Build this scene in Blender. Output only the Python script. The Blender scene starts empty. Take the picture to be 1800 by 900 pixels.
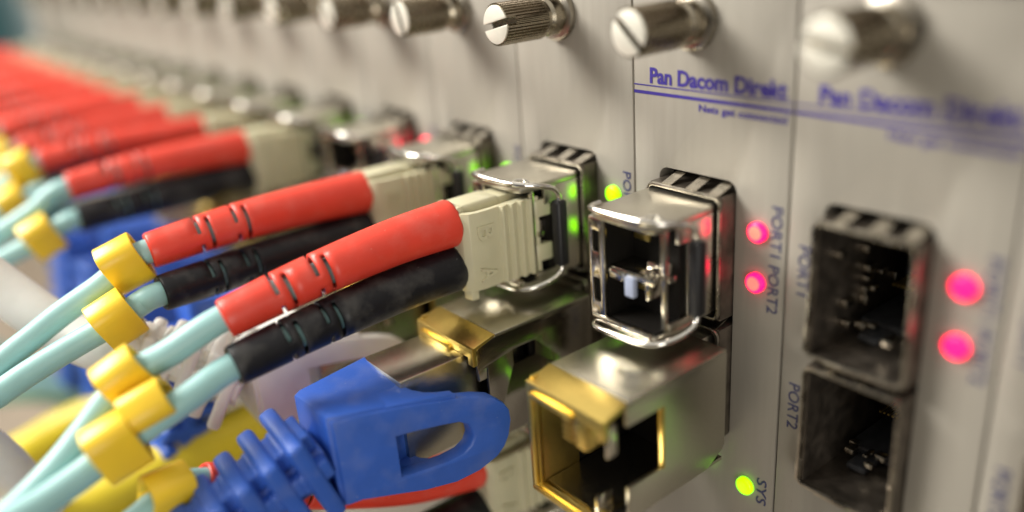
import bpy, bmesh, math, random
from mathutils import Vector, Matrix
random.seed(7)
S = 0.001                      # every length below is in millimetres
PI = math.pi
P = 20.32                      # width of one card
C = bpy.context.scene.collection

# ------------------------------------------------------------------ camera, world, lamps
cam_d = bpy.data.cameras.new('camera'); cam = bpy.data.objects.new('camera', cam_d); C.objects.link(cam)
R0 = (0.62458445, 0.77778479, -0.0703213)
R1 = (0.24508413, -0.28071013, -0.92797392)
R2 = (-0.7415039, 0.56236344, -0.36594989)
m = Matrix.Identity(4)
for i in range(3):
    m[i][0] = R0[i]; m[i][1] = -R1[i]; m[i][2] = -R2[i]
m[0][3], m[1][3], m[2][3] = 64.3657*S, -67.3562*S, 30.8899*S
cam.matrix_world = m
cam_d.sensor_width = 36; cam_d.lens = 1462.51/1800*36
cam_d.clip_start = 0.003; cam_d.clip_end = 50
cam_d.dof.use_dof = True
cam_d.dof.focus_distance = 91.5*S
cam_d.dof.aperture_fstop = 6.0
bpy.context.scene.camera = cam

sc = bpy.context.scene
sc.render.engine = 'CYCLES'
sc.cycles.use_denoising = True
sc.cycles.max_bounces = 8
sc.view_settings.view_transform = 'Standard'; sc.view_settings.look = 'None'
sc.view_settings.exposure = 0.1; sc.view_settings.gamma = 1.0
w = bpy.data.worlds.new('World'); sc.world = w; w.use_nodes = True
nt = w.node_tree; bg = nt.nodes['Background']
tc = nt.nodes.new('ShaderNodeTexCoord'); sp = nt.nodes.new('ShaderNodeSeparateXYZ')
rp = nt.nodes.new('ShaderNodeValToRGB'); mr = nt.nodes.new('ShaderNodeMapRange')
mr.inputs['From Min'].default_value = -1; mr.inputs['From Max'].default_value = 1
nt.links.new(tc.outputs['Generated'], sp.inputs[0]); nt.links.new(sp.outputs['Z'], mr.inputs['Value'])
nt.links.new(mr.outputs[0], rp.inputs[0]); nt.links.new(rp.outputs[0], bg.inputs['Color'])
e = rp.color_ramp.elements
e[0].position = 0.0; e[0].color = (.060, .050, .040, 1)
e[1].position = 1.0; e[1].color = (.95, .90, .80, 1)
n_ = e.new(.5); n_.color = (.11, .097, .08, 1)
bg.inputs['Strength'].default_value = 1.0

def area(name, loc, target, sx, sy, power, col):
    d = bpy.data.lights.new(name, 'AREA'); d.shape = 'RECTANGLE'; d.size = sx*S; d.size_y = sy*S
    d.energy = power; d.color = col
    o = bpy.data.objects.new(name, d); C.objects.link(o)
    o.location = Vector(loc)*S
    o.rotation_euler = (Vector(target)-Vector(loc)).to_track_quat('-Z', 'Y').to_euler()
    return o
area('ceiling_lamp', (-210, -230, 240), (-30, 0, 0), 200, 110, 1.65, (1, .965, .89))
area('ceiling_lamp', (-560, -420, 420), (-100, 0, 0), 400, 160, 4.8, (1, .96, .88))
area('fill_lamp', (560, -420, -30), (0, 0, 0), 260, 380, 1.7, (1, .95, .86))  # unseen fill added to brighten the right-facing sides

# ------------------------------------------------------------------ materials
def mat(name, col, metal=0.0, rough=0.5, noise=0.0, nscale=1.0, bump=0.0, bscale=5.0, stretch=(1, 1, 1),
        rvar=0.0, emit=None, estr=0.0, sss=0.0, coat=0.0, trans=0.0, specks=0.0, dust=0.0, spec=None):
    M = bpy.data.materials.new(name); M.use_nodes = True
    t = M.node_tree; b = t.nodes['Principled BSDF']
    b.inputs['Base Color'].default_value = (*col, 1)
    b.inputs['Metallic'].default_value = metal; b.inputs['Roughness'].default_value = rough
    if coat: b.inputs['Coat Weight'].default_value = coat; b.inputs['Coat Roughness'].default_value = .2
    if trans: b.inputs['Transmission Weight'].default_value = trans
    if sss:
        b.inputs['Subsurface Weight'].default_value = sss
        b.inputs['Subsurface Radius'].default_value = (1, .6, .4); b.inputs['Subsurface Scale'].default_value = 0.0006
    if emit:
        b.inputs['Emission Color'].default_value = (*emit, 1); b.inputs['Emission Strength'].default_value = estr
    g = t.nodes.new('ShaderNodeNewGeometry'); mp = t.nodes.new('ShaderNodeMapping')
    mp.inputs['Scale'].default_value = tuple(1000*s for s in stretch)
    t.links.new(g.outputs['Position'], mp.inputs['Vector'])
    if noise or rvar:
        n = t.nodes.new('ShaderNodeTexNoise'); n.inputs['Scale'].default_value = nscale; n.inputs['Detail'].default_value = 6
        t.links.new(mp.outputs[0], n.inputs['Vector'])
        if noise:
            r = t.nodes.new('ShaderNodeMapRange'); r.inputs['From Min'].default_value = .3; r.inputs['From Max'].default_value = .7
            r.inputs['To Min'].default_value = 1-noise; r.inputs['To Max'].default_value = 1+noise
            t.links.new(n.outputs['Fac'], r.inputs['Value'])
            mx = t.nodes.new('ShaderNodeVectorMath'); mx.operation = 'SCALE'; mx.inputs[0].default_value = col
            t.links.new(r.outputs[0], mx.inputs['Scale'])
            last = mx.outputs[0]
            if specks:
                v = t.nodes.new('ShaderNodeTexNoise'); v.inputs['Scale'].default_value = 2.2; v.inputs['Detail'].default_value = 2
                mp2 = t.nodes.new('ShaderNodeMapping'); mp2.inputs['Scale'].default_value = (1000, 1000, 1000)
                t.links.new(g.outputs['Position'], mp2.inputs['Vector']); t.links.new(mp2.outputs[0], v.inputs['Vector'])
                rr = t.nodes.new('ShaderNodeMapRange'); rr.inputs['From Min'].default_value = .20; rr.inputs['From Max'].default_value = .26
                rr.inputs['To Min'].default_value = 1-specks; rr.inputs['To Max'].default_value = 1
                t.links.new(v.outputs['Fac'], rr.inputs['Value'])
                m3 = t.nodes.new('ShaderNodeVectorMath'); m3.operation = 'SCALE'
                t.links.new(last, m3.inputs[0]); t.links.new(rr.outputs[0], m3.inputs['Scale']); last = m3.outputs[0]
            t.links.new(last, b.inputs['Base Color'])
        if rvar:
            r2 = t.nodes.new('ShaderNodeMapRange'); r2.inputs['From Min'].default_value = .3; r2.inputs['From Max'].default_value = .7
            r2.inputs['To Min'].default_value = max(.02, rough-rvar); r2.inputs['To Max'].default_value = rough+rvar
            t.links.new(n.outputs['Fac'], r2.inputs['Value']); t.links.new(r2.outputs[0], b.inputs['Roughness'])
    if spec is not None: b.inputs['Specular IOR Level'].default_value = spec
    if dust:
        mp3 = t.nodes.new('ShaderNodeMapping'); mp3.inputs['Scale'].default_value = (1000, 1000, 1000)
        t.links.new(g.outputs['Position'], mp3.inputs['Vector'])
        v = t.nodes.new('ShaderNodeTexVoronoi'); v.inputs['Scale'].default_value = 1.3; v.inputs['Randomness'].default_value = 1
        t.links.new(mp3.outputs[0], v.inputs['Vector'])
        sz = t.nodes.new('ShaderNodeMapRange'); sz.inputs['From Min'].default_value = .5; sz.inputs['From Max'].default_value = 1.0
        sz.inputs['To Min'].default_value = 0; sz.inputs['To Max'].default_value = .13
        t.links.new(v.outputs['Color'], sz.inputs['Value'])
        lt = t.nodes.new('ShaderNodeMath'); lt.operation = 'LESS_THAN'
        t.links.new(v.outputs['Distance'], lt.inputs[0]); t.links.new(sz.outputs[0], lt.inputs[1])
        ml = t.nodes.new('ShaderNodeMath'); ml.operation = 'MULTIPLY'; ml.inputs[1].default_value = dust
        t.links.new(lt.outputs[0], ml.inputs[0])
        # broad worn haze
        h = t.nodes.new('ShaderNodeTexNoise'); h.inputs['Scale'].default_value = .35; h.inputs['Detail'].default_value = 5
        t.links.new(mp3.outputs[0], h.inputs['Vector'])
        hr = t.nodes.new('ShaderNodeMapRange'); hr.inputs['From Min'].default_value = .5; hr.inputs['From Max'].default_value = .8
        hr.inputs['To Max'].default_value = .10
        t.links.new(h.outputs['Fac'], hr.inputs['Value'])
        ad = t.nodes.new('ShaderNodeMath'); ad.operation = 'MAXIMUM'; t.links.new(ml.outputs[0], ad.inputs[0]); t.links.new(hr.outputs[0], ad.inputs[1])
        mxx = t.nodes.new('ShaderNodeMix'); mxx.data_type = 'RGBA'
        t.links.new(ad.outputs[0], mxx.inputs['Factor'])
        src = b.inputs['Base Color'].links[0].from_socket if b.inputs['Base Color'].is_linked else None
        if src: t.links.new(src, mxx.inputs['A'])
        else: mxx.inputs['A'].default_value = (*col, 1)
        mxx.inputs['B'].default_value = (.55, .53, .48, 1)
        t.links.new(mxx.outputs['Result'], b.inputs['Base Color'])
    if bump:
        n = t.nodes.new('ShaderNodeTexNoise'); n.inputs['Scale'].default_value = bscale; n.inputs['Detail'].default_value = 4
        t.links.new(mp.outputs[0], n.inputs['Vector'])
        bn = t.nodes.new('ShaderNodeBump'); bn.inputs['Strength'].default_value = bump; bn.inputs['Distance'].default_value = 0.00005
        t.links.new(n.outputs['Fac'], bn.inputs['Height']); t.links.new(bn.outputs[0], b.inputs['Normal'])
    return M

M = {
 'panel': mat('brushed_aluminium', (.335, .310, .267), .18, .52, noise=.035, nscale=.8, bump=.28, bscale=5, stretch=(1.6, 1.6, .12), rvar=.05, specks=.5),
 'edge': mat('aluminium_edge', (.42, .37, .33), .7, .4, noise=.1),
 'nickel': mat('nickel_plate', (.62, .58, .50), 1, .2, noise=.05, nscale=2, rvar=.03, bump=.12, bscale=3),
 'satin': mat('satin_nickel', (.58, .55, .46), 1, .24, noise=.05, nscale=3, rvar=.03, bump=.4, bscale=9),
 'cast': mat('satin_zinc', (.56, .53, .45), 1, .34, noise=.04, nscale=3, rvar=.03, bump=.3, bscale=7),
 'sidewall': mat('brushed_side_wall', (.74, .70, .62), 1, .24, noise=.04, nscale=3, bump=.3, bscale=7),
 'mirror': mat('shaded_mirror_plate', (.40, .37, .33), 1, .09, noise=.05, nscale=3, bump=.15, bscale=6),  # nickel darkened to stand in for the dark surroundings it reflects
 'wire': mat('polished_wire', (.74, .72, .68), 1, .12, rvar=.04),
 'screw': mat('shaded_screw_nickel', (.36, .32, .25), 1, .25, noise=.05, rvar=.06),  # knurl colour darkened to imitate its dark reflections
 'screwface': mat('lit_screw_face', (.74, .71, .62), .35, .42, noise=.04),  # paler copy for the lit front of the same screw
 'cage': mat('cage_steel', (.36, .33, .28), 1, .3, noise=.4, nscale=.5, rvar=.08),
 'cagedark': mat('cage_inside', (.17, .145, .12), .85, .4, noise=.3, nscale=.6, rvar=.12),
 'gold': mat('gold_plate', (.78, .58, .17), 1, .33, noise=.04, nscale=3, rvar=.03, bump=.25, bscale=7),
 'black': mat('black_plastic', (.008, .008, .010), 0, .45, bump=.3, bscale=3),
 'void': mat('cavity_shade', (.006, .005, .004), 0, .6, spec=.2),  # near-black colour paints the shade inside sockets and behind gaps
 'greyplastic': mat('grey_contact_plastic', (.035, .037, .042), 0, .35, noise=.3),
 'bluegrey': mat('pale_blue_plastic', (.30, .34, .46), 0, .4),
 'beige': mat('beige_plastic', (.56, .525, .36), 0, .36, noise=.05, nscale=.3, bump=.25, bscale=3, sss=.12, dust=.25),
 'red': mat('red_rubber', (.74, .055, .030), 0, .40, noise=.06, nscale=.3, bump=.35, bscale=4, sss=.10, dust=.35),
 'blackboot': mat('black_rubber', (.008, .008, .011), 0, .42, noise=.2, nscale=.5, bump=.5, bscale=4, dust=.22, spec=.3),
 'aqua': mat('aqua_jacket', (.31, .54, .54), 0, .42, noise=.05, nscale=.25, bump=.3, bscale=4, sss=.1),
 'yellow': mat('yellow_clip', (.90, .60, .03), 0, .38, noise=.05, nscale=.3, bump=.3, bscale=3, sss=.1),
 'yelboot': mat('yellow_boot', (.72, .56, .02), 0, .42, noise=.06, nscale=.2),
 'blue': mat('blue_rubber', (.030, .11, .50), 0, .42, noise=.07, nscale=.3, bump=.45, bscale=5, sss=.05, dust=.3),
 'white': mat('white_rubber', (.82, .80, .77), 0, .42, noise=.05, nscale=.3, sss=.1),
 'ink': mat('blue_ink', (.035, .022, .22), 0, .5),
 'ink2': mat('dark_ink', (.03, .035, .12), 0, .5),
 'ledred': mat('red_light', (.6, .02, .05), 0, .35, emit=(1.0, .0, .060), estr=4.6),
 'ledredhot': mat('red_light_core', (.8, .2, .1), 0, .35, emit=(1.0, .16, .15), estr=1.1),
 'ledgreen': mat('green_light', (.25, .5, .0), 0, .35, emit=(.27, 1.0, .0), estr=2.3),
 'teal': mat('teal_wall', (.10, .30, .34), 0, .7, noise=.2, nscale=.01),
 'pale': mat('pale_blue_door', (.70, .88, .95), 0, .5, noise=.05),
 'floor': mat('brown_grey_floor', (.22, .18, .13), 0, .6, noise=.2, nscale=.01),
 'tray': mat('warm_grey_tray', (.34, .28, .22), .1, .6, noise=.15, nscale=.03),
 'post': mat('grey_post', (.22, .22, .19), .5, .5, noise=.06, nscale=.02),
}

# ------------------------------------------------------------------ mesh helpers (millimetres)
class MB:
    def __init__(s): s.bm = bmesh.new()
    def join(s, other):
        me = bpy.data.meshes.new('tmp'); other.to_mesh(me); s.bm.from_mesh(me); bpy.data.meshes.remove(me); other.free()
    def box(s, x0, x1, y0, y1, z0, z1, bev=0.0, seg=2, mx=None):
        b = bmesh.new(); bmesh.ops.create_cube(b, size=1)
        for v in b.verts:
            v.co = Vector(((x0+x1)/2+v.co.x*(x1-x0), (y0+y1)/2+v.co.y*(y1-y0), (z0+z1)/2+v.co.z*(z1-z0)))
        if bev: bmesh.ops.bevel(b, geom=b.edges[:], offset=bev, segments=seg, profile=.5, affect='EDGES', clamp_overlap=True)
        if mx: bmesh.ops.transform(b, matrix=mx, verts=b.verts[:])
        s.join(b); return s
    def prism(s, pts, a0, a1, plane='xy', bev=0.0):
        """closed polygon pts in a plane, pushed along the third axis from a0 to a1"""
        b = bmesh.new()
        def P3(u, v, a):
            return {'xy': (u, v, a), 'xz': (u, a, v), 'yz': (a, u, v)}[plane]
        A = [b.verts.new(P3(u, v, a0)) for u, v in pts]; B = [b.verts.new(P3(u, v, a1)) for u, v in pts]
        n = len(pts)
        b.faces.new(A); b.faces.new(B[::-1])
        for i in range(n): b.faces.new((A[i], B[i], B[(i+1) % n], A[(i+1) % n]))
        bmesh.ops.recalc_face_normals(b, faces=b.faces[:])
        if bev:
            es = [e_ for e_ in b.edges if len(e_.link_faces) == 2 and e_.calc_face_angle(0) > .5]
            bmesh.ops.bevel(b, geom=es, offset=bev, segments=2, profile=.5, affect='EDGES', clamp_overlap=True)
        s.join(b); return s
    def tube(s, pts, rad, n=16, cap=True, flat=None):
        b = bmesh.new(); pts = [Vector(p) for p in pts]; rings = []
        up = None
        for i, p in enumerate(pts):
            t = (pts[min(i+1, len(pts)-1)]-pts[max(i-1, 0)]).normalized()
            if up is None:
                up = t.orthogonal().normalized() if abs(t.z) > .9 else (Vector((0, 0, 1))-t*t.z).normalized()
            up = (up-t*up.dot(t)).normalized(); sd = t.cross(up)
            r = rad[i] if isinstance(rad, (list, tuple)) else rad
            rings.append([b.verts.new(p+(up*math.sin(2*PI*k/n)+sd*math.cos(2*PI*k/n))*r) for k in range(n)])
        for i in range(len(rings)-1):
            for k in range(n):
                b.faces.new((rings[i][k], rings[i][(k+1) % n], rings[i+1][(k+1) % n], rings[i+1][k]))
        if cap: b.faces.new(rings[0][::-1]); b.faces.new(rings[-1])
        bmesh.ops.recalc_face_normals(b, faces=b.faces[:])
        s.join(b); return s
    def lathe(s, prof, c, n=40):
        """profile of (radius, y) about an axis along y through c=(x,z)"""
        b = bmesh.new(); rings = []
        for r, y in prof:
            rings.append([b.verts.new((c[0]+r*math.cos(2*PI*k/n), y, c[1]+r*math.sin(2*PI*k/n))) for k in range(n)])
        for i in range(len(rings)-1):
            for k in range(n): b.faces.new((rings[i][k], rings[i][(k+1) % n], rings[i+1][(k+1) % n], rings[i+1][k]))
        b.faces.new(rings[0]); b.faces.new(rings[-1][::-1])
        bmesh.ops.recalc_face_normals(b, faces=b.faces[:])
        s.join(b); return s
    def xf(s, mx): bmesh.ops.transform(s.bm, matrix=mx, verts=s.bm.verts[:]); return s
    def mesh(s, name, mt, ang=35):
        me = bpy.data.meshes.new(name)
        for v in s.bm.verts: v.co *= S
        s.bm.to_mesh(me); s.bm.free()
        finish(me, mt, ang); return me
    def build(s, name, mt, parent=None, ang=35):
        return link(name, s.mesh(name, mt, ang), parent)

def finish(me, mt, ang=35):
    me.materials.clear(); me.materials.append(mt)
    for p in me.polygons: p.use_smooth = True
    me.set_sharp_from_angle(angle=math.radians(ang))

def link(name, me, parent=None):
    o = bpy.data.objects.new(name, me); C.objects.link(o)
    if parent: o.parent = parent
    return o
def empty(name, loc, label, cat, group=None):
    o = bpy.data.objects.new(name, None); C.objects.link(o); o.empty_display_size = .005
    o.location = Vector(loc)*S; tag(o, label, cat, group); return o
def tag(o, label=None, cat=None, group=None, kind=None):
    if label: o['label'] = label
    if cat: o['category'] = cat
    if group: o['group'] = group
    if kind: o['kind'] = kind
    return o
KIDS = {}
def dup(root, loc, label, group=None):
    def cp(o, par):
        c = o.copy(); C.objects.link(c)
        if par: c.parent = par
        for ch in [x for x in o.children]: cp(ch, c)
        return c
    r = cp(root, None); r.location = Vector(loc)*S; r['label'] = label
    if group: r['group'] = group
    return r
def outline(pts_out, holes, a0, a1, plane, bev=0.0, name='shape', res=1):
    """flat outline with holes given as polygons, pushed from a0 to a1 (mm); returns a mesh"""
    cu = bpy.data.curves.new('tmp', 'CURVE'); cu.dimensions = '2D'; cu.fill_mode = 'BOTH'
    for poly in [pts_out]+holes:
        sp_ = cu.splines.new('POLY'); sp_.points.add(len(poly)-1); sp_.use_cyclic_u = True
        for q, (u, v) in zip(sp_.points, poly): q.co = (u, v, 0, 1)
    cu.extrude = max(1e-4, abs(a1-a0)/2-bev); cu.bevel_depth = bev; cu.bevel_resolution = 1; cu.offset = -bev
    o = bpy.data.objects.new('tmp', cu); me = bpy.data.meshes.new_from_object(o)
    bpy.data.objects.remove(o); bpy.data.curves.remove(cu)
    mid = (a0+a1)/2
    for v in me.vertices:
        u, w_, a = v.co; a += mid
        v.co = Vector({'xy': (u, w_, a), 'xz': (u, a, w_), 'yz': (a, u, w_)}[plane])*S
    bm = bmesh.new(); bm.from_mesh(me); bmesh.ops.remove_doubles(bm, verts=bm.verts[:], dist=1e-7)
    bmesh.ops.recalc_face_normals(bm, faces=bm.faces[:]); bm.to_mesh(me); bm.free()
    me.name = name
    return me
def rrect(x0, x1, y0, y1, r, n=5):
    out = []
    for cx, cy, a in ((x1-r, y1-r, 0), (x0+r, y1-r, PI/2), (x0+r, y0+r, PI), (x1-r, y0+r, 1.5*PI)):
        for k in range(n+1): out.append((cx+r*math.cos(a+PI/2*k/n), cy+r*math.sin(a+PI/2*k/n)))
    return out
def spline(pts, n=8):
    pts = [Vector(p) for p in pts]; out = []
    for i in range(len(pts)-1):
        p0 = pts[max(i-1, 0)]; p1 = pts[i]; p2 = pts[i+1]; p3 = pts[min(i+2, len(pts)-1)]
        for k in range(n):
            t = k/n
            out.append(.5*((2*p1)+(-p0+p2)*t+(2*p0-5*p1+4*p2-p3)*t*t+(-p0+3*p1-3*p2+p3)*t**3))
    out.append(pts[-1]); return out
def text_mesh(s, width, height, bold=0.0, ext=.03, shear=0.0):
    cu = bpy.data.curves.new('tmp', 'FONT'); cu.body = s; cu.size = 1; cu.offset = bold; cu.resolution_u = 3
    cu.extrude = .001; cu.shear = shear
    o = bpy.data.objects.new('tmp', cu); C.objects.link(o); bpy.context.view_layer.update()
    me = bpy.data.meshes.new_from_object(o.evaluated_get(bpy.context.evaluated_depsgraph_get()))
    bpy.data.objects.remove(o); bpy.data.curves.remove(cu)
    xs = [v.co.x for v in me.vertices]; ys = [v.co.y for v in me.vertices]
    x0, x1, y0, y1 = min(xs), max(xs), min(ys), max(ys)
    for v in me.vertices:
        v.co.x = (v.co.x-x0)/(x1-x0)*width; v.co.y = (v.co.y-y0)/(y1-y0)*height; v.co.z = ext if v.co.z > 0 else -ext
    return me
def place_text(me, origin, ux, uy, un):
    o = Vector(origin)
    for v in me.vertices:
        v.co = (o+Vector(ux)*v.co.x+Vector(uy)*v.co.y+Vector(un)*v.co.z)*S
    return me

# ------------------------------------------------------------------ the room behind (far out of focus)
o = MB().box(-2600, -2570, -1500, 1500, -900, 1500).build('room_wall', M['teal']); tag(o, kind='structure')
o = MB().box(-2570, 1200, -1500, 1500, -920, -900).build('floor', M['floor']); tag(o, kind='structure')

# ------------------------------------------------------------------ subrack: rails and left flange
rack = empty('equipment_rack', (0, 0, -104), 'silver subrack frame that holds the row of cards between its rails', 'rack')
rz = 104
b = MB().box(-316, 130, 2.7, 12, 16+rz, 26+rz).box(-330, 130, -1.5, 12, 25.0+rz, 33+rz, bev=.5)
b.build('top_rail', M['edge'], rack)
MB().box(-316, 130, 2.7, 12, -106+rz, -97+rz).box(-330, 130, -1.5, 12, -113+rz, -105.2+rz, bev=.5).build('bottom_rail', M['edge'], rack)
MB().box(-338, -315.3, -.5, 3, -112+rz, 24.6+rz, bev=.4).build('side_flange', M['panel'], rack)
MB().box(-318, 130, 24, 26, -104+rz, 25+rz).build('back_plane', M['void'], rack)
ob = empty('cabinet_door', (-2400, 330, -900), 'pale blue cabinet door glimpsed out of focus at the far left', 'door')
MB().box(-150, 150, -20, 20, 0, 900, bev=4).build('door_panel', M['pale'], ob)
MB().box(120, 135, -34, -20, 420, 520, bev=3).build('handle', M['edge'], ob)

# ------------------------------------------------------------------ plug-in cards
HOLE1 = rrect(3.8, 14.1, -25.3, 5.25, 1.1)
HOLE2 = rrect(3.8, 14.1, -58.3, -27.7, 1.1)
def ring_hole(c, r, n=20): return [(c[0]+r*math.cos(2*PI*k/n), c[1]+r*math.sin(2*PI*k/n)) for k in range(n)]
LED_POS = [(17.0, .65), (17.0, -4.9)]
def plate_mesh(low):
    holes = [HOLE1] + ([HOLE2] if low else [])
    me = outline(rrect(.14, P-.14, -104.2, 24, .15, 1), holes, 0, 2.4, 'xz', bev=.10, name='front_panel')
    finish(me, M['panel'], 30); return me
PLATE = {False: plate_mesh(False), True: plate_mesh(True)}

def gear(r0, r1, n, ang=0):
    out = []
    for k in range(n):
        for f, r in ((.0, r0), (.28, r1), (.5, r1), (.78, r0)):
            a = 2*PI*(k+f)/n+ang; out.append((r*math.cos(a), r*math.sin(a)))
    return out
def thumbscrew_meshes():
    # local to the screw's own axis (x=z=0), slot along x
    G = gear(2.12, 2.36, 38)
    b = MB().prism(G, -8.2, -3.4, 'xz')
    b.lathe([(2.12, -3.5), (2.12, -3.4), (1.95, -3.1), (1.95, -2.7), (2.2, -2.3), (2.2, -1.0), (1.6, -.9)], (0, 0))
    h = .36
    for sgn in (1, -1):
        pts = [p for p in G if p[1]*sgn > h]
        pts.sort(key=lambda p: math.atan2(p[1]*sgn, p[0]))
        xe = math.sqrt(2.25**2-h*h)
        pts = [(xe, h*sgn)]+pts+[(-xe, h*sgn)]
        b.prism(pts, -9.35, -8.2, 'xz')
    head = b.mesh('thumbscrew', M['screw'], 25)
    b = MB()
    for sgn in (1, -1):
        r = 2.13
        a0 = math.asin(h/r); pts = [(r*math.cos(a0+(PI-2*a0)*k/24), sgn*r*math.sin(a0+(PI-2*a0)*k/24)) for k in range(25)]
        b.prism(pts, -9.52, -9.3, 'xz', bev=.05)
    face = b.mesh('screw_face', M['screwface'], 25)
    b = MB().lathe([(2.9, -.02), (2.95, -.2), (2.9, -.75), (2.55, -.95), (1.4, -1.0)], (0, 0))
    return head, face, b.mesh('washer', M['cage'], 30)
TS = thumbscrew_meshes()

def cage_parts(parent, z_top, fine, x_off=0):
    """one sheet-metal port cage whose spring collar stands out of the panel; opening x 4.6..13.4, z_top-14 .. z_top"""
    z1, z0 = z_top, z_top-13.9
    b = MB()
    t = .3
    b.box(4.3, 4.3+t, -2.0, 23, z0, z1).box(13.7, 13.7+t, -2.0, 23, z0, z1)
    b.box(4.3+t, 13.7, -2.0, 23, z1-t, z1).box(4.3+t, 13.7, -2.0, 23, z0, z0+t)
    b.box(4.6, 13.5, 22, 22.6, z0+t, z1-t)
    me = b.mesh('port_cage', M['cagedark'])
    cg = link('port_cage', me, parent)
    # front rim
    rim = outline(rrect(4.0, 14.05, z0-.05, z1+.1, 1.0), [rrect(4.35, 13.68, z0+.35, z1-.35, .6)], -2.45, -2.05, 'xz', bev=.12, name='collar_rim')
    finish(rim, M['cage'], 40); link('collar_rim', rim, cg)
    # inner furniture: contact block, ground springs, guide tabs
    b = MB().box(5.6, 11.4, 13, 21, z0+1.6, z1-2.2, bev=.2).box(4.9, 13.0, 6, 21, z0+.5, z0+1.5, bev=.3).box(6.4, 8.6, 3, 9, z0+.4, z0+1.2, bev=.3)
    b.build('contact_block', M['greyplastic'], cg)
    rg = random.Random(int(z_top*10)+5)
    b = MB()
    for q in range(44):      # lanced tabs and springs inside, many added in bright nickel for glints
        side = rg.choice('LRRBF'); yy = rg.uniform(1.0, 14); ln = rg.uniform(.4, 1.8); w_ = rg.uniform(.25, .7)
        zz = rg.uniform(z0+1.2, z1-1.6)
        if side == 'L': b.box(4.6, 4.6+rg.uniform(.3, .9), yy, yy+ln, zz, zz+w_*1.5, bev=.1)
        elif side == 'R': b.box(13.7-rg.uniform(.2, .6), 13.7, yy*.6, yy*.6+ln, zz, zz+w_, bev=.1)
        elif side == 'B':
            xx_ = rg.uniform(5, 12.4); b.box(xx_, xx_+w_*1.6, yy, yy+ln, z0+1.5, z0+1.5+w_, bev=.1)
        else:
            xx_ = rg.uniform(5.2, 12.2); b.box(xx_, xx_+w_, 12.2, 13.2, zz, zz+.3, bev=.05)
    b.build('glint_spring', M['nickel'], cg)
    b = MB()
    for q in range(10): b.box(6.2+q*.46, 6.42+q*.46, 9.5, 13.4, z1-4.4, z1-4.2).box(6.2+q*.46, 6.42+q*.46, 9.5, 13.4, z0+4.2, z0+4.4)
    b.build('contact_row', M['gold'], cg)
    # notch tab at the lower left of the mouth and a latch tongue at the lower lip
    MB().box(3.75, 4.5, -2.3, 1.5, z0+.3, z0+3.0, bev=.15).box(6.2, 10.0, -2.5, .8, z0-.2, z0+.25, bev=.1).build('latch_lip', M['cage'], cg)
    # spring fingers from the rim back to the cut-out edge
    def strip(pts4, th):
        bb = MB(); bm = bb.bm
        a = [Vector(p) for p in pts4]; nrm = (a[1]-a[0]).cross(a[3]-a[0]).normalized()*th
        vs = [bm.verts.new(p) for p in a]+[bm.verts.new(p+nrm) for p in a]
        for f in ((0, 1, 2, 3), (7, 6, 5, 4), (0, 4, 5, 1), (1, 5, 6, 2), (2, 6, 7, 3), (3, 7, 4, 0)): bm.faces.new([vs[i] for i in f])
        bmesh.ops.recalc_face_normals(bm, faces=bm.faces[:])
        return bb
    fs = []
    for x0, wd in ((6.0, 1.3), (9.3, 1.4), (12.3, 1.3)):     # top
        fs.append(strip([(x0, -2.1, z1-.0), (x0+wd, -2.1, z1-.0), (x0+wd, .3, z1+.75), (x0, .3, z1+.75)], .14))
    for k in range(6):     # right side
        zz = z0+.75+k*2.12; fs.append(strip([(13.95, -2.1, zz), (13.95, -2.1, zz+1.6), (14.0, .3, zz+1.6), (14.0, .3, zz)], .14))
    for k in range(6):     # left side
        zz = z0+.75+k*2.12; fs.append(strip([(4.05, -2.1, zz), (4.05, -2.1, zz+1.6), (3.95, .3, zz+1.6), (3.95, .3, zz)], .14))
    if fine:
        for f in fs: f.build('spring_finger', M['cage'], cg)
    else:
        b = MB()
        for f in fs: b.join(f.bm)
        b.build('spring_finger', M['cage'], cg)
    return cg

INK_CACHE = {}
def inked(key, parent):
    me = INK_CACHE[key]; link('lettering', me, parent)
def prep_text():
    X, Y, Z, N = (1, 0, 0), (0, 1, 0), (0, 0, 1), (0, -1, 0)
    D = (0, 0, -1)
    T = {
     'brand': (text_mesh('Pan Dacom Direkt', 17.0, 1.72, bold=.03), (2.5, -.03, 14.28), X, Z, 'ink'),
     'tag': (text_mesh('Nets get connected', 10.4, .98, bold=.012), (9.2, -.03, 11.75), X, Z, 'ink'),
     'p1l': (text_mesh('PORT1', 5.2, 1.25), (1.35, -.03, .4), D, X, 'ink2'),
     'p2l': (text_mesh('PORT2', 5.4, 1.25), (1.15, -.03, -14.9), D, X, 'ink2'),
     'p1r': (text_mesh('PORT1', 5.3, 1.25), (18.45, -.03, 3.7), D, X, 'ink2'),
     'p2r': (text_mesh('PORT2', 5.3, 1.25), (18.35, -.03, -2.6), D, X, 'ink2'),
     'sys': (text_mesh('SYS', 3.4, 1.3, bold=.004), (18.1, -.03, -28.6), D, X, 'ink2'),
    }
    for k, (me, og, ux, uy, mt) in T.items():
        place_text(me, og, ux, uy, (0, -1, 0)); me.name = 'lettering'; finish(me, M[mt]); INK_CACHE[k] = me
    INK_CACHE['thin'] = MB().box(.16, P-.16, -.055, -.01, 13.98, 14.10).mesh('printed_rule', M['ink'])
    INK_CACHE['thick'] = MB().box(.16, P-.16, -.055, -.01, 13.08, 13.42).mesh('printed_rule', M['ink'])
prep_text()

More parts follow.
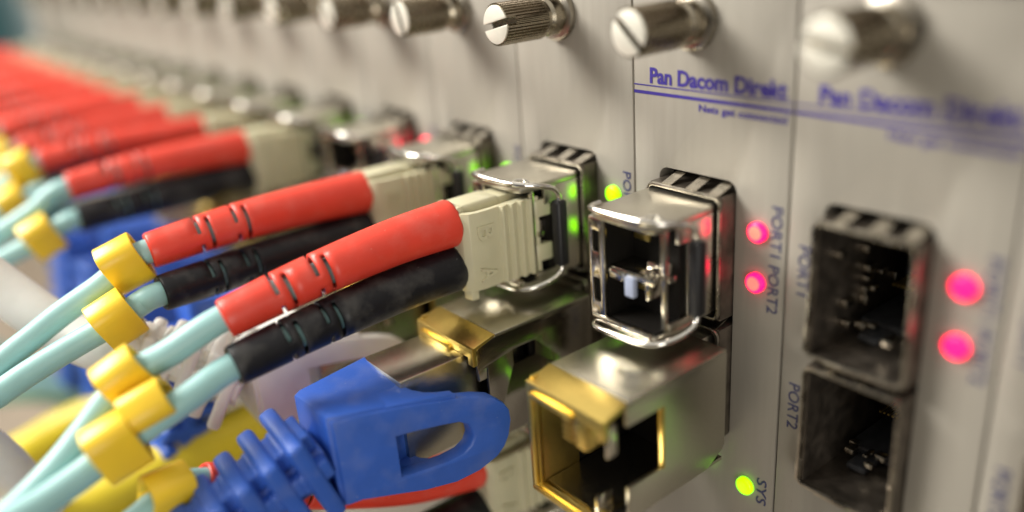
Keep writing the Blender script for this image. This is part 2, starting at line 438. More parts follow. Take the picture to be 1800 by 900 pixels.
def led(parent, x, z, kind, core=False):
    b = MB().lathe([(1.06, .3), (1.06, -.45), (.95, -.6), (.55, -.66)], (x, z), 28)
    o = b.build('indicator_light', M['ledred' if kind == 'r' else 'ledgreen'], parent, 50)
    if kind == 'r' and core:
        MB().lathe([(.74, -.55), (.74, -.70), (.4, -.74)], (x, z), 24).build('glowing_core', M['ledredhot'], o, 50)
    MB().lathe([(1.2, .1), (1.2, -.06), (1.07, -.07)], (x, z), 28).build('light_collar', M['edge'], o)
    return o

def card(k, lights, low=False, brand=False, fine=False, slot=0.0, label=''):
    r = empty('plug_in_card', (k*P, 0, 0), label, 'card', 'plug in cards side by side in the rack')
    link('front_panel', PLATE[low], r)
    # the board's folded edge behind the gap
    MB().box(1.2, 2.8, 2.5, 22, -100, 20).build('circuit_board', M['greyplastic'], r)
    t = link('thumbscrew', TS[0], r); t.location = Vector((8.5, 0, 21))*S; t.rotation_euler = (0, slot, 0)
    link('screw_face', TS[1], t); link('washer', TS[2], t)
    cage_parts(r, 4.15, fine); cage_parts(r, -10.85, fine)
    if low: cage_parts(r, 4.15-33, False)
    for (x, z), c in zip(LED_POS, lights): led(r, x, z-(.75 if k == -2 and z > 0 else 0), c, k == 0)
    led(r, 16.7, -30.4, 'g')
    led(r, 11.2, -28.9, 'g') if not low else None
    inked('p1l', r); inked('p2l', r); inked('p1r', r); inked('p2r', r); inked('sys', r)
    if brand:
        inked('brand', r); inked('tag', r)
        for q in ('thin', 'thick'): link('printed_rule', INK_CACHE[q], r)
    return r
card(2, 'rr', brand=True, slot=.5, label='aluminium plug in card cut off by the right edge of the photo')
card(1, 'rr', brand=True, slot=.2, fine=True, label='aluminium plug in card whose two sockets are both empty beside two big red lights')
card(0, 'rr', brand=True, slot=.72, fine=True, label='aluminium card with sharp blue maker lettering, two red lights and an uncabled module pair')
card(-1, 'gg', low=True, slot=-.22, fine=True, label='aluminium plug in card behind the sharp beige connector, under the sharpest thumbscrew')
card(-2, 'gg', slot=1.25, fine=True, label='aluminium plug in card behind the second beige connector, next left of the sharpest thumbscrew')
ordn = {3: 'third', 4: 'fourth', 5: 'fifth', 6: 'sixth', 7: 'seventh', 8: 'eighth', 9: 'ninth', 10: 'tenth', 11: 'eleventh', 12: 'twelfth', 13: 'thirteenth', 14: 'fourteenth', 15: 'fifteenth'}
card(-3, 'rr', slot=.9, label='aluminium plug in card with a red light, between the second and third beige connectors')
far = card(-4, 'gg', slot=.3, label='blurred aluminium plug in card behind the third red boot from the right')
for k in range(5, 16):
    c = dup(far, (-k*P, 0, 0), 'blurred aluminium plug in card, %s to the left of the blue lettered card' % ordn[k])
    for ch in c.children:
        if ch.name.startswith('thumbscrew'): ch.rotation_euler = (0, random.uniform(0, PI), 0)

# ------------------------------------------------------------------ optical transceiver (nickel module with two openings)
def optical(label, k, dz=0):
    r = empty('optical_transceiver', (k*P, -4, dz), label, 'transceiver', 'nickel optical modules in the upper sockets')
    oy = 4
    def B(): return MB()
    sh = Matrix.Translation((0, oy, 0))
    # rear block inside cage and out to the nose
    b = B().box(4.95, 13.1, -6.2, 18, -8.8, 3.0, bev=.25)
    b.xf(sh).build('module_body', M['cast'], r)
    # top plate with rounded front corners
    top = outline([(4.3, -1.2), (4.2, -10.4), (4.7, -11.3), (5.7, -11.8), (12.3, -11.8), (13.3, -11.4), (13.75, -10.4), (13.75, -3.6), (12.8, -1.2)], [], 2.65, 3.5, 'xy', bev=.2, name='top_plate')
    top.transform(Matrix.Translation((0, oy*S, 0))); finish(top, M['cast'], 40); link('top_plate', top, r)
    bot = outline([(4.7, -5.9), (4.7, -11.1), (5.2, -11.6), (12.3, -11.7), (13.3, -11.3), (13.6, -10.3), (13.6, -5.2), (4.7, -5.2)], [], -9.2, -8.5, 'xy', bev=.2, name='bottom_plate')
    bot.transform(Matrix.Translation((0, oy*S, 0))); finish(bot, M['cast'], 40); link('bottom_plate', bot, r)
    # left wall with two windows, seen as a pierced strip
    lw = outline(rrect(4.45, 6.6, -8.7, 2.8, .2), [rrect(4.95, 6.0, -1.0, 1.4, .2), rrect(4.95, 6.0, -6.6, -4.0, .2)], -11.75, -11.2, 'xz', bev=.1, name='pierced_strip')
    lw.transform(Matrix.Translation((0, oy*S, 0))); finish(lw, M['nickel'], 40); link('pierced_strip', lw, r)
    b = B().box(4.5, 4.9, -11.4, -6, -8.7, 2.8)
    b.xf(sh).build('side_wall', M['nickel'], r)
    # optical openings, their inner shade painted near-black
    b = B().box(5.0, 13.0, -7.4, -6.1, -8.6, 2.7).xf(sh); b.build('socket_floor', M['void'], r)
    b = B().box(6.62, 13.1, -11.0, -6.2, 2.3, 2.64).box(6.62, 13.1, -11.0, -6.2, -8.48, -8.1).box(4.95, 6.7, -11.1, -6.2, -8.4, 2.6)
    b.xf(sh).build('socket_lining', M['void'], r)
    # middle rib with its tab
    b = B().box(6.5, 10.4, -11.0, -6.3, -3.2, -2.4, bev=.15).box(6.9, 8.9, -11.4, -9.8, -3.6, -2.5, bev=.25).box(11.4, 12.0, -10.8, -7.6, -5.0, -1.8, bev=.2).box(10.2, 12.4, -9.2, -6.6, -3.4, -1.6, bev=.2)
    b.box(10.2, 13.3, -9.0, -8.2, -3.3, -2.6, bev=.12).box(6.6, 13.2, -7.3, -6.6, -8.4, -7.9, bev=.1)
    b.xf(sh).build('middle_rib', M['nickel'], r)
    b = B()
    for zc in (.1, -5.6): b.box(7.0, 9.2, -7.7, -7.3, zc-.35, zc+.35, bev=.15)
    b.xf(sh).build('guide_key', M['gold'], r)
    b = B().box(9.2, 10.5, -11.5, -10.8, -5.0, -2.8, bev=.2).xf(sh); b.build('latch_tab', M['bluegrey'], r)
    # right side: shiny rear wall with short legs
    b = B().box(12.8, 13.45, -6.6, -1.0, -8.6, 2.7, bev=.12)
    b.xf(sh).build('right_wall', M['sidewall'], r)
    b = B().box(13.0, 13.5, -9.4, -6.2, -8.6, -7.7, bev=.12).box(13.0, 13.5, -8.0, -6.2, .6, 2.7, bev=.12)
    b.xf(sh).build('step_leg', M['cast'], r)
    b = B().box(12.7, 13.3, -9.9, -9.4, -8.4, 2.6, bev=.15).box(6.5, 12.7, -10.9, -10.3, -3.2, -2.4, bev=.18).box(4.6, 12.9, -11.85, -11.2, -9.0, -8.1, bev=.2)
    b.xf(sh).build('front_frame', M['nickel'], r)
    b = B()
    for q in range(4): b.box(7.0+q*1.6, 7.4+q*1.6, -11.95, -11.5, -8.7, -8.2, bev=.1)
    b.xf(sh).build('lip_foot', M['nickel'], r)
    # wire bail
    low = spline([(5.0, -10.3, -9.2), (4.9, -11.7, -9.4), (6.0, -12.25, -9.5), (9.5, -12.35, -9.3), (12.4, -12.2, -9.1), (13.9, -11.4, -8.9), (14.8, -9.8, -8.5), (15.2, -8.4, -8.0), (15.3, -7.5, -7.3), (15.3, -7.3, -6.0)], 6)
    top_ = spline([(15.3, -7.3, .6), (15.3, -7.4, 2.0), (15.1, -8.2, 3.0), (14.5, -9.8, 3.5), (13.4, -11.2, 3.75), (11.8, -11.9, 3.8), (9.0, -12.0, 3.75), (5.6, -11.9, 3.7), (4.5, -11.2, 3.6), (4.3, -9.8, 3.55)], 6)
    b = B().tube(low, .34, 10).tube(top_, .34, 10)
    ey = [(12.2+.95*math.cos(a), -10.3+.7*math.sin(a), 3.62) for a in [2*PI*i/16 for i in range(17)]]
    b.tube(ey, .2, 6)
    b.xf(sh); bl = b.build('wire_bail', M['wire'], r, 60)
    b = B().box(14.5, 16.0, -8.1, -6.6, -6.7, 1.4, bev=.4, seg=3).xf(sh); b.build('grip_sleeve', M['black'], bl)
    return r
t0 = optical('empty nickel optical module with dark openings and wire bail beside the two red lights', 0)
dup(t0, (-P, -4, 0), 'nickel optical module that holds the sharp beige connector lettered B and A')
dup(t0, (-2*P, -4, 0), 'nickel optical module that holds the second, softly blurred beige connector')
dup(t0, (-3*P, -4, 0), 'uncabled nickel optical module with a red glow, left of the second beige connector')
for k in range(4, 16):
    dup(t0, (-k*P, -4, 0), 'blurred nickel optical module, %s to the left of the uncabled one beside the red lights' % ordn[k])
dup(t0, (-P, -4, -33), 'nickel optical module low down, holding the beige connector under the blue boot')

# ------------------------------------------------------------------ copper transceiver (square shell with a gold spring collar)
def copper(label, k):
    r = empty('copper_transceiver', (k*P, -4, 0), label, 'transceiver', 'square copper port modules in the lower sockets')
    sh = Matrix.Translation((0, 4, 0))
    X0, X1, Z0, Z1 = 6.0, 17.0, -24.5, -10.9
    b = MB().box(X0, X1, -19.3, -4.6, Z1-.5, Z1, bev=.18).box(X0, X0+.5, -19.3, -4.6, Z0+.3, Z1-.4)
    b.xf(sh).build('shell', M['satin'], r)
    bt = MB().box(X0+.2, X1-.2, -19.3, -4.8, Z0, Z0+.4).xf(sh); bt.build('shell_floor', M['satin'], r)
    # right wall: notch open to the front, chamfer at the rear bottom
    rw = outline([(-19.35, Z1-.25), (-19.35, -13.6), (-14.4, -13.6), (-14.4, -20.6), (-19.35, -20.6), (-19.35, Z0+.1), (-7.6, Z0+.1), (-5.0, -23.0), (-4.6, -22.3), (-4.6, Z1-.5), (-4.9, Z1-.25)],
                 [], X1-.5, X1, 'yz', bev=.08, name='side_wall')
    rw.transform(Matrix.Translation((0, 4*S, 0))); finish(rw, M['cast'], 40); link('side_wall', rw, r)
    MB().box(X1-.55, X1+.12, -14.55, -14.2, -20.7, -13.5, bev=.08).xf(sh).build('notch_lip', M['gold'], r)
    MB().box(5.0, 13.0, -5.2, 16, -24.0, -11.6, bev=.2).xf(sh).build('module_body', M['cast'], r)
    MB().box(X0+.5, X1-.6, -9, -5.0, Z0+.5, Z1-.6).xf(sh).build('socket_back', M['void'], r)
    # gold collar at the mouth
    cl = outline([(X0-.05, Z0-.05), (X1+.05, Z0-.05), (X1+.05, Z0+2.6), (X1-.9, Z0+2.6), (X1-.9, Z0+.9), (X0+1.3, Z0+.9), (X0+1.3, Z1-2.0), (X1-.9, Z1-2.0), (X1-.9, Z1-2.9), (X1+.05, Z1-2.9), (X1+.05, Z1-.7), (X0-.05, Z1-.7)], [], -22.6, -21.9, 'xz', bev=.15, name='gold_collar')
    cl.transform(Matrix.Translation((0, 4*S, 0))); finish(cl, M['gold'], 40); col = link('gold_collar', cl, r)
    b = MB().prism([(-19.3, Z1+.02), (-19.3, Z1-.5), (-22.2, Z1-1.3), (-22.65, Z1-1.2), (-22.5, Z1-.75)], X0+.02, X1-.02, 'yz', bev=.08)           # sloping top flange
    b.box(X0+.0, X0+.45, -22.0, -19.2, Z0+.3, Z1-.4).box(X0+.3, X1-1.8, -22.0, -19.2, Z0, Z0+.4)
    b.xf(sh).build('collar_flange', M['gold'], col)
    b = MB().box(X0+1.05, X0+1.3, -21.9, -17.0, Z0+.7, Z1-1.5).box(X0+1.2, X1-3.2, -21.9, -18.5, Z0+.5, Z0+.75)
    b.box(X0+1.0, X1-4.0, -23.1, -22.4, Z1-2.15, Z1-1.5, bev=.2).box(X0+.75, X0+1.3, -23.1, -22.4, Z0+1, Z1-1.6, bev=.2)
    b.box(X0+.4, X1-3.4, -23.0, -22.4, Z0+.1, Z0+.7, bev=.2)
    b.xf(sh).build('inner_lining', M['gold'], col)
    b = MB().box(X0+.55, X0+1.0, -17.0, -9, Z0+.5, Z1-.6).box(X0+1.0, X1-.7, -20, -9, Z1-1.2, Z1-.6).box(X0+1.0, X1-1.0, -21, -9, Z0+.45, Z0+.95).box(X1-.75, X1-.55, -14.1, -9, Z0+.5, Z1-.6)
    b.xf(sh).build('shade_liner', M['void'], r)  # near-black lining added to keep the inside of the mouth dark
    for q in range(4):      # bulging springs on the left flank
        zz = Z1-2.0-q*3.1
        pts = [(X0-.0+(-1.0*math.sin(PI*i/8)), zz-1.15+i*.29, ) for i in range(9)]
        bb = MB().tube([(X0+.05-.55*math.sin(PI*i/8), -21.2+.0*i, zz-2.3+i*.30) for i in range(9)], .42, 8)
        bb.xf(sh).build('bulge_spring', M['gold' if q != 3 else 'nickel'], col)
    b = MB().box(X1-4.8, X1-2.6, -22.3, -19.6, -16.6, Z1-1.5, bev=.6)
    for q in range(5): b.box(X1-6.1, X1-4.7, -22.2, -21.5, -16.2+q*.66, -15.9+q*.66)
    b.xf(sh).build('folded_tongue', M['gold'], col)
    b = MB().box(X1-.5, X1-.1, -21.9, -20.6, -16.0, -12.6, bev=.12).box(X1-2.6, X1-2.2, -21.5, -19.4, Z0+.9, Z0+2.8, bev=.1).xf(sh); b.build('corner_leg', M['nickel'], col)
    b = MB()
    for q in range(3): b.tube([(X0+2.5, -17.5, -13.4-q*1.25), (X0+4.8, -13.0, -13.4-q*1.25), (X0+6.6, -9.5, -13.4-q*1.25)], .16, 6)
    b.xf(sh).build('contact_wires', M['gold'], r)
    b = MB().box(X0+1.4, X1-1.2, -21.7, -9, Z0+1.0, Z0+1.15).xf(sh); b.build('socket_ledge', M['nickel'], r)
    return r
c0 = copper('open nickel and gold copper module below the uncabled optical module, lower right of centre', 0)
c1 = dup(c0, (-P, -4, 0), 'long nickel copper module with a small gold collar, behind the blue boot')
SW = outline([(-21.8, -11.9), (-21.8, -14.6), (-20.6, -14.6), (-20.6, -24.2), (-7.6, -24.2), (-5.0, -23.0), (-4.6, -22.3), (-4.6, -11.4), (-4.9, -11.2), (-19.4, -11.2)],
             [rrect(-16.9, -13.6, -15.6, -13.7, .1)], 16.5, 17.0, 'yz', bev=.08, name='side_wall')
SW.transform(Matrix.Translation((0, 4*S, 0))); finish(SW, M['mirror'], 40)
for ch in list(c1.children):
    if ch.name.startswith('side_wall'): ch.data = SW
    elif ch.name.startswith('notch_lip'): bpy.data.objects.remove(ch)
dup(c0, (-2*P, -4, 0), 'nickel copper module at the tip of the white boot')
for k, wd in ((3, 'first'), (4, 'second'), (5, 'third'), (6, 'fourth')):
    dup(c0, (-k*P, -4, 0), 'blurred copper module behind the red boots, %s to the left of the white booted one' % wd)

# ------------------------------------------------------------------ duplex optical cord
def boot_mesh(path, r0, r1, slits, mt, rgrip=None):
    """tapered sleeve with staggered cuts; path from the connector outwards; slits = distances from the free end"""
    pts = spline(path, 14)
    d = [0]
    for i in range(1, len(pts)): d.append(d[-1]+(pts[i]-pts[i-1]).length)
    L = d[-1]
    def at(s):
        s = max(0, min(L, s))
        for i in range(1, len(pts)):
            if d[i] >= s:
                f = (s-d[i-1])/(d[i]-d[i-1]+1e-9); return pts[i-1].lerp(pts[i], f)
        return pts[-1]
    ss = set([i*L/26 for i in range(27)]); cuts = []
    for q, s0 in enumerate(slits):
        a, b_ = L-s0-.22, L-s0+.22; cuts.append((a, b_, q)); ss = {x for x in ss if x < a-.15 or x > b_+.15}; ss |= {a, b_}
    ss |= {L-.25, .3}
    ss = sorted(ss); n = 40; bm = bmesh.new(); rings = []; up = Vector((0, 0, 1))
    for s in ss:
        t = (at(s+.3)-at(s-.3)).normalized(); up = (up-t*up.dot(t)).normalized(); sd = t.cross(up)
        f = s/L; r = r0+(r1-r0)*f
        if s > L-.01: r -= .12
        if s < .01: r -= .12
        rings.append([bm.verts.new(at(s)+(up*math.sin(2*PI*k/n)+sd*math.cos(2*PI*k/n))*r) for k in range(n)])
    for i in range(len(rings)-1):
        mid = (ss[i]+ss[i+1])/2; cut = [c for c in cuts if c[0] < mid < c[1]]
        for k in range(n):
            if cut:
                a = (k+.5)/n*2; off = [.08, .58][cut[0][2] % 2]
                ph = (a-off) % 1.0
                if ph < .80: continue
            bm.faces.new((rings[i][k], rings[i][(k+1) % n], rings[i+1][(k+1) % n], rings[i+1][k]))
    for v in bm.verts: v.co *= S
    bmesh.ops.recalc_face_normals(bm, faces=bm.faces[:])
    # make sure the skin faces outwards
    me = bpy.data.meshes.new('boot'); bm.to_mesh(me); bm.free(); finish(me, mt, 40)
    return me
def boot(parent, path, r0, r1, slits, mt):
    o = link('boot', boot_mesh(path, r0, r1, slits, mt), parent)
    md = o.modifiers.new('wall', 'SOLIDIFY'); md.thickness = .00055; md.offset = 0
    return o
def marker(parent, p, q, spin=.35, size=(2.0, 3.1), ln=4.3):
    """flat-sided yellow clip threaded on a cable at p, pointing along q-p"""
    t = (Vector(q)-Vector(p)).normalized()
    rot = t.to_track_quat('Z', 'Y').to_matrix().to_4x4()
    O = [(size[0], .18)]+rrect(-size[0], size[0], -size[1], size[1], 1.5, 5)+[(size[0], -.18)]
    I = [(size[0]-.6, .18)]+rrect(-size[0]+.6, size[0]-.6, -size[1]+.6, size[1]-.6, 1.0, 5)+[(size[0]-.6, -.18)]
    me = outline(O+I[::-1], [], -ln/2, ln/2, 'xy', bev=.18, name='marker_clip')
    mx = Matrix.Translation(Vector(p)*S) @ rot @ Matrix.Rotation(spin, 4, 'Z')
    me.transform(mx); finish(me, M['yellow'], 40)
    return link('marker_clip', me, parent)

def connector(parent, dz=0):
    """duplex connector: two bodies, a bridging latch cover with ridges and raised letters"""
    Dz = Matrix.Translation((0, 0, dz))
    for zc in (.05, -5.5):
        b = MB().box(6.9, 10.7, -18.0, -12.4, zc-2.3, zc+2.3, bev=.5, seg=3)
        b.box(7.1, 10.5, -12.6, -9.8, zc-2.1, zc+2.1, bev=.2).box(7.3, 10.3, -10.0, -7.7, zc-1.9, zc+1.9, bev=.2)
        b.xf(Dz).build('plug_body', M['beige'], parent)
        b = MB().prism([(10.2, -11.8), (11.3, -11.4), (13.2, -9.0), (13.3, -7.0), (12.3, -6.8), (12.2, -8.4), (10.2, -10.6)], zc-.9, zc+1.2, 'xy', bev=.12)
        b.xf(Dz).build('latch_arm', M['beige'], parent)
    b = MB().box(6.7, 10.9, -18.6, -17.6, -7.9, 2.4, bev=.3)
    prof = [(10.4, -18.7), (11.5, -18.6), (12.2, -18.0), (12.5, -17.0), (12.55, -15.2), (12.4, -14.0)]
    y = -13.9; x = 12.35
    for q in range(4):
        prof += [(x+.62, y+.06), (x+.66, y+.26), (x+.22, y+1.12)]; x += .12; y += 1.24
    prof += [(13.15, -8.7), (12.4, -8.65), (11.9, -10.2), (11.8, -12.4), (11.9, -15.0), (11.75, -17.0), (11.2, -17.8), (10.4, -17.9)]
    b.prism(prof, -7.6, 1.75, 'xy', bev=.05)
    b.prism([(10.6, -18.5), (11.9, -18.3), (12.1, -17.4), (10.6, -17.6)], -8.8, -7.5, 'xy', bev=.15)
    b.xf(Dz); cv = b.build('latch_cover', M['beige'], parent, 30)
    for ch, zt in (('B', .1), ('A', -4.9)):
        me = text_mesh(ch, 1.75, 2.2, bold=.015, ext=.30)
        place_text(me, (12.5, -17.2, zt+dz), (0, 0, -1), (0, 1, 0), (1, 0, 0)); me.name = 'raised_letter'; finish(me, M['beige'], 30)
        link('raised_letter', me, cv)

def cord(label, k, red, black, slitsR, slitsB, redC, blackC, marksR, marksB, grp, far=False, rr=(2.5, 1.85)):
    r = empty('fibre_patch_cord', (k*P, -18, 0), label, 'cable', grp)
    o3 = Vector((k*P, -18, 0))
    L = lambda pts: [tuple(Vector(p)-o3) for p in pts]
    hold = empty('tmp', (0, 0, 0), '', ''); bpy.data.objects.remove(hold)
    before = set(bpy.data.objects)
    connector(r)
    for ob in set(bpy.data.objects)-before:
        if ob.parent == r: ob.location = (0, 18*S, 0)
    boot(r, L(red), rr[0], rr[1], slitsR, M['red']); boot(r, L(black), rr[0], rr[1], slitsB, M['blackboot'])
    MB().tube(L(spline(redC, 10)), 1.45, 20).build('cable', M['aqua'], r)
    MB().tube(L(spline(blackC, 10)), 1.45, 20).build('cable', M['aqua'], r)
    for p, q, sp2 in marksR+marksB:
        p, q = L([p, q]); marker(r, p, q, sp2)
    return r
SL = [5.6, 6.9, 9.9, 11.2]
GR = 'aqua fibre cords with red and black boots'
cord('aqua fibre cord with nearest red and black boots and the sharp lettered beige connector', -1,
     [(-11.3, -18.3, .15), (-12.0, -26, -.3), (-13.4, -36, -1.9), (-14.9, -44.3, -3.9)],
     [(-11.3, -18.3, -5.3), (-11.4, -26, -5.6), (-11.6, -36, -6.5), (-12.2, -45.2, -7.9)], SL, SL,
     [(-12.4, -28, -.9), (-13.4, -36, -2.0), (-14.7, -44.7, -3.7), (-16.1, -49.9, -6.0), (-17.1, -54.1, -7.6), (-16.8, -58.3, -10.8), (-16.1, -61.6, -13.1), (-15.0, -64.6, -14.5), (-13.6, -67.9, -15.6), (-11.3, -72.1, -17.0), (-6, -80, -22), (4, -92, -34)],
     [(-11.4, -28, -5.7), (-11.6, -36, -6.5), (-12.2, -45.2, -7.9), (-12.3, -49.6, -9.3), (-13.1, -54.7, -11.4), (-13.2, -57.2, -12.2), (-13.0, -60.3, -13.4), (-12.6, -64.1, -14.4), (-12.0, -68.0, -14.9), (-10.5, -71.7, -15.4), (-5, -79, -18), (6, -92, -28)],
     [((-17.1, -54.1, -7.8), (-16.4, -49.5, -5.6), .3), ], [((-13.2, -57.2, -12.2), (-12.8, -54, -11.2), .1), ((-13.9, -53.3, -9.9), (-13.0, -49.6, -8.6), .9)], GR)
cB = cord('aqua fibre cord with second pair of red and black boots and sharpest yellow clips', -2,
     [(-31.6, -18.3, -.1), (-31.9, -26, .1), (-32.5, -36, .0), (-33.6, -45.6, -.9)],
     [(-31.6, -18.3, -5.3), (-31.3, -26, -5.2), (-30.9, -36, -5.1), (-30.5, -46.1, -5.2)], SL, SL,
     [(-32, -28, .1), (-32.5, -36, .0), (-33.6, -45.6, -.9), (-34.3, -48.0, -1.7), (-35.0, -51.1, -3.8), (-36.0, -55.7, -6.1), (-36.3, -59.1, -7.9), (-36.3, -63.0, -9.9), (-34.6, -70.8, -14.3), (-30, -84, -24)],
     [(-31.2, -28, -5.2), (-30.9, -36, -5.1), (-30.5, -46.1, -5.2), (-31.1, -48.3, -5.8), (-31.4, -51.3, -7.2), (-32.4, -55.4, -8.7), (-33.2, -60.3, -10.5), (-33.3, -64.0, -11.9), (-33.3, -71.1, -14.6), (-29, -84, -22)],
     [((-34.3, -48.4, -1.9), (-33.6, -45.6, -.9), .35)], [((-31.4, -51.3, -7.0), (-31.1, -48.3, -5.8), .35)], GR)
for k in [4, 5, 6, 7, 8, 9, 10, 11, 12, 13, 14, 15]:
    c = dup(cB, (-k*P, -18, 0), 'blurred aqua fibre cord on the card %s to the left of the blue lettered one' % ordn[k])
    if k == 4:          # this one wears a clip on its black side only
        mk_ = [x for x in c.children if x.name.startswith('marker_clip')]; bpy.data.objects.remove(mk_[0])
    if k > 4: c.rotation_euler = (random.uniform(-.03, .03), 0, random.uniform(-.03, .03))
# low cord under the blue boot
r = empty('fibre_patch_cord', (-P, -18, -33), 'low aqua fibre cord whose red and black boots run underneath the blue boot', 'cable', GR)
o3 = Vector((-P, -18, -33)); L = lambda pts: [tuple(Vector(p)-o3) for p in pts]
before = set(bpy.data.objects); connector(r)
for ob in set(bpy.data.objects)-before:
    if ob.parent == r: ob.location = (0, 18*S, 0)
boot(r, L([(-11.3, -18.3, -33.1), (-12.3, -28, -31.2), (-13.2, -40, -26), (-13.4, -50.5, -20.0)]), 2.5, 1.9, [6, 7.3, 10.5, 11.8], M['red'])
boot(r, L([(-11.3, -18.3, -39.3), (-10.6, -28, -38.2), (-10, -38, -36), (-9.5, -48, -33)]), 2.5, 1.9, SL, M['blackboot'])
MB().tube(L(spline([(-12, -36, -26.8), (-13.0, -50.3, -19.7), (-12.6, -53.4, -19.0), (-11.9, -56.8, -19.6), (-11.7, -61.1, -21.5), (-11, -70, -27)], 8)), 1.45, 18).build('cable', M['aqua'], r)
MB().tube(L(spline([(-10, -38, -36), (-9.5, -48, -33), (-9.4, -58, -33), (-9, -70, -38)], 8)), 1.45, 18).build('cable', M['aqua'], r)
p, q = L([(-12.4, -54.2, -19.0), (-12.9, -50.3, -19.3)]); marker(r, p, q, .4)

# ------------------------------------------------------------------ copper patch cords with hooded boots
def hooded(label, k, mt, cable_pts=None, dz=0, cat='cable', end=(-9.2, -61.5, -25.8), rel=25.0, crad=2.6):
    """coordinates are those of the cord in slot -1; the root sits at the plug's mouth"""
    r = empty('network_patch_cord', (k*P, -22, -17.6+dz), label, cat, 'network cords with hooded boots')
    o3 = Vector((-P, -22, -17.6))
    sh = Matrix.Translation(-o3)
    b = MB().box(-13.0, -5.0, -30.9, -14.0, -23.6, -12.9, bev=.2).xf(sh); pl = b.build('plug_shell', M['satin'], r)
    b = MB().box(-12.4, -5.8, -33.0, -30.8, -23.0, -14.9).xf(sh); b.build('plug_insert', M['greyplastic'], pl)
    # hood: outline in x,y pushed through z, sweeping out into the lever
    def XL(y): return -3.3+(y+39)*.2
    hood = outline([(-12.6, -39.6), (-13.2, -38.8), (-13.1, -30.4), (-9.0, -30.5), (-5.8, -30.4), (-5.5, -31.4), (-5.3, -33.3), (XL(-33.6)-.3, -33.6), (XL(-36)-.25, -36), (XL(-39.3)-.2, -39.3), (-4.0, -40.0)],
                   [], -23.4, -12.7, 'xy', bev=.35, name='hood')
    cap1 = outline([(-6.5, -34.2), (-6.5, -30.3), (-5.6, -30.3), (-4.4, -29.9), (-3.4, -29.1), (-2.7, -28.0), (-2.2, -26.6), (XL(-26.6)-.3, -26.6), (XL(-34)-.25, -34.2)], [], -14.4, -12.75, 'xy', bev=.3, name='hood_lip')
    cap2 = outline([(-6.5, -34.2), (-6.5, -30.3), (-5.6, -30.3), (-4.4, -29.9), (-3.4, -29.1), (XL(-29.1)-.3, -29.1), (XL(-34)-.25, -34.2)], [], -23.35, -22.4, 'xy', bev=.25, name='hood_lip')
    for me_ in (hood, cap1):
        for v in me_.vertices:
            x, y = v.co.x/S, v.co.y/S
            if v.co.z/S > -18:
                u_ = max(0, min(1, (x+13)/9.6)); t_ = (y+39)/9
                v.co.z += ((-14.2+1.0*t_)*(1-u_)+(-13.0-1.25*t_)*u_+13.1)*S
    # open the hood under the lever
    hood.transform(Matrix.Translation(-o3*S)); finish(hood, mt, 35)
    hd = link('hood', hood, r)
    for c_ in (cap1, cap2):
        c_.transform(Matrix.Translation(-o3*S)); finish(c_, mt, 35); link('hood_lip', c_, hd)
    # lever: traced loop lying on the slanted flank
    pts = [(-39.8, -13.0), (-36.5, -13.3), (-33.6, -13.7), (-30.4, -14.2), (-26.8, -14.9), (-24.3, -15.5), (-22.5, -16.2), (-21.3, -17.3), (-20.7, -18.4), (-20.6, -19.7), (-21.0, -21.6), (-21.6, -22.8), (-22.6, -23.8), (-24.8, -24.8), (-27.6, -25.2), (-31.2, -24.8), (-34.9, -23.9), (-39.6, -22.8)]
    hole = [(-33.5, -17.1), (-30.9, -17.3), (-28.4, -17.6), (-26.6, -17.9), (-25.7, -18.5), (-25.3, -19.3), (-25.2, -20.2), (-25.6, -21.1), (-26.6, -21.8), (-28.3, -22.1), (-30.9, -22.1), (-33.5, -22.0)]
    lever = outline([(s_[0], s_[1]) for s_ in sm2(pts)], [hole], -1.0, .95, 'yz', bev=.35, name='lever')
    for v in lever.vertices:
        y = v.co.y/S; v.co.x += (XL(y)-.9)*S
    lever.transform(Matrix.Translation(-o3*S)); finish(lever, mt, 40); link('lever', lever, hd)
    # groove bar along the top rear of the hood
    # strain relief: core with staggered ribs
    ax0, ax1 = Vector((-7.6, -39.8, -18.3)), Vector(end)
    t = (ax1-ax0).normalized(); zz = (Vector((0, 0, 1))-t*t.z).normalized(); xx = t.cross(zz)
    core = [ax0+t*(rel*i/12) for i in range(13)]
    b = MB().tube(core, [3.3-1.2*i/12 for i in range(13)], 20)
    # spine joining the ribs on the flank
    fr = Matrix((( *xx, 0), ( *t, 0), (*zz, 0), (0, 0, 0, 1))).transposed()
    def blk(s0, s1, hx, hz, ox=0, oz=0, bev=.5):
        s0 *= rel/25; s1 *= rel/25; bev = min(bev, (s1-s0)*.33)
        mid = ax0+t*((s0+s1)/2)+xx*ox+zz*oz
        b.box(-hx, hx, -(s1-s0)/2, (s1-s0)/2, -hz, hz, bev=bev, seg=3, mx=Matrix.Translation(mid) @ fr)
    n = 7 if rel > 20 else 5
    pt = 21.0/n
    for i in range(n):
        f = i/(n-1); s0 = 1.2+i*pt; h = 5.1-2.0*f; hx = 4.7-1.8*f
        blk(s0, s0+pt*.62, hx, h, oz=.1, bev=.6)
    for i in range(n):      # one broad spine over the top leaves knobs on one side and short slots on the other
        f = i/(n-1); s0 = .2+i*pt; h = 5.1-2.0*f; hx = 4.7-1.8*f; sx = -1 if xx.x < 0 else 1
        blk(s0, s0+pt+.4, hx*.50, 1.0, ox=sx*hx*.12, oz=h*.70, bev=.3)
        blk(s0, s0+pt+.4, .9, h*.22, ox=sx*hx*.72, oz=h*.12, bev=.3)
    blk(21.5, 25.0, 2.6, 2.6, bev=.9)
    b.xf(sh).build('strain_relief', mt, r)
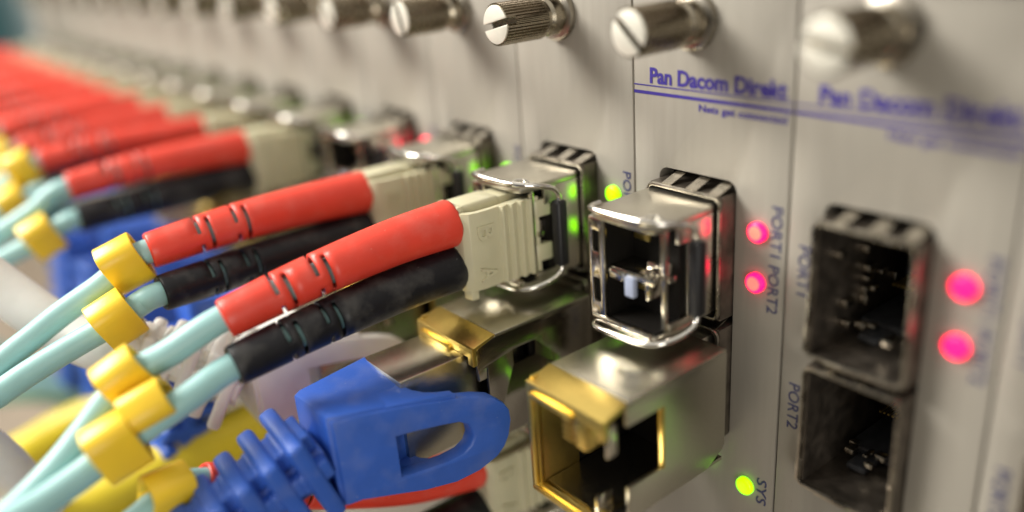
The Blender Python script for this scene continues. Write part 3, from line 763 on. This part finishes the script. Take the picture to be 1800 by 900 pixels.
    cp = [tuple(ax0+t*rel*.9)]+cable_pts if cable_pts else [tuple(ax0.lerp(ax1, .9)), tuple(ax0.lerp(ax1, 1.3)), tuple(ax0.lerp(ax1, 1.9)+Vector((1, 4, -9))), tuple(ax0.lerp(ax1, 2.6)+Vector((4, 12, -28)))]
    MB().tube([tuple(Vector(p)-o3) for p in spline(cp, 8)], crad, 20).build('cable', mt, r)
    return r
def sm2(p):
    out = []
    n = len(p)
    for i in range(n):
        out.append(p[i])
    return out
hooded('blue network cord with the big looped boot in front, plugged below the nearest red boot', -1, M['blue'])
hooded('white network cord with a looped boot behind the nearest black boot', -2, M['white'], end=(-14.6, -50.8, -11.2), rel=15, crad=2.9,
       cable_pts=[(-14.2, -50.2, -12.2), (-17.5, -52.7, -12.3), (-22.1, -55.5, -10.7), (-25.9, -58.4, -7.3), (-29.2, -61.6, -3.0), (-30.8, -66.6, 3.7)])
hooded('blurred blue network cord just left of the white boot, under the second black boot', -3, M['blue'], end=(-6.5, -47, -41))
hooded('more blurred blue network cord, second to the left of the white boot', -4, M['blue'], end=(-6.5, -47, -41))
hooded('far blurred blue network cord between the third pair of red and black boots', -5, M['blue'], end=(-6.5, -47, -41))
hooded('farthest blurred blue network cord showing as purple below the red boots', -6, M['blue'], end=(-6.5, -47, -41))

# ------------------------------------------------------------------ loose blurred cables at the lower left
def loose(name, label, pts, r_, mt):
    c = Vector(pts[0])
    rt = empty(name, pts[0], label, 'cable')
    MB().tube([tuple(Vector(p)-c) for p in spline(pts, 8)], r_, 20).build('cable', mt, rt)
    return rt

loose('yellow_patch_cord', 'thick yellow cord low down behind the blue strain relief', [(-38, -18, -33), (-41.2, -25.7, -32.6), (-44.8, -31.8, -34.9), (-46.3, -43.7, -36.4), (-46.9, -52.6, -38.0), (-47.3, -65.4, -40.5), (-46, -90, -52)], 3.9, M['yelboot'])
loose('yellow_patch_cord', 'blurred yellow cord at the far lower left', [(-80, -40, -42), (-88.6, -53.1, -47.0), (-92.1, -59.8, -50.3), (-98.1, -71.4, -56.1), (-104, -86, -66)], 4.0, M['yelboot'])
loose('white_patch_cord', 'white cord end at the lower left edge', [(-49, -62, -40), (-44.6, -64.3, -30.5), (-42.2, -65.9, -24.2), (-42.2, -68.9, -18.0)], 2.6, M['white'])
loose('aqua_patch_cord', 'far blurred aqua cord looping at the lower left', [(-98, -36, -60), (-104.8, -43.9, -54.7), (-107.7, -52.4, -48.3), (-109.3, -61.3, -45.1), (-115.4, -70.8, -47.4)], 2.6, M['aqua'])
loose('aqua_patch_cord', 'farthest blurred aqua cord behind the cable clips', [(-126, -38, -70), (-131.4, -47.1, -60.5), (-132.7, -53.4, -54.0), (-137.6, -62.3, -43.9)], 2.6, M['aqua'])
# folded sheet tray below the cards
tr = empty('cable_tray', (-250, -70, -150), 'blurred grey metal cable tray under the hanging cords at the lower left', 'tray')
MB().box(-330, 240, -110, 62, -2, 0, bev=.4).build('tray_floor', M['tray'], tr)
MB().box(-330, 240, 60, 63, 0, 30, bev=.4).build('tray_back', M['tray'], tr)

bpy.context.view_layer.update()
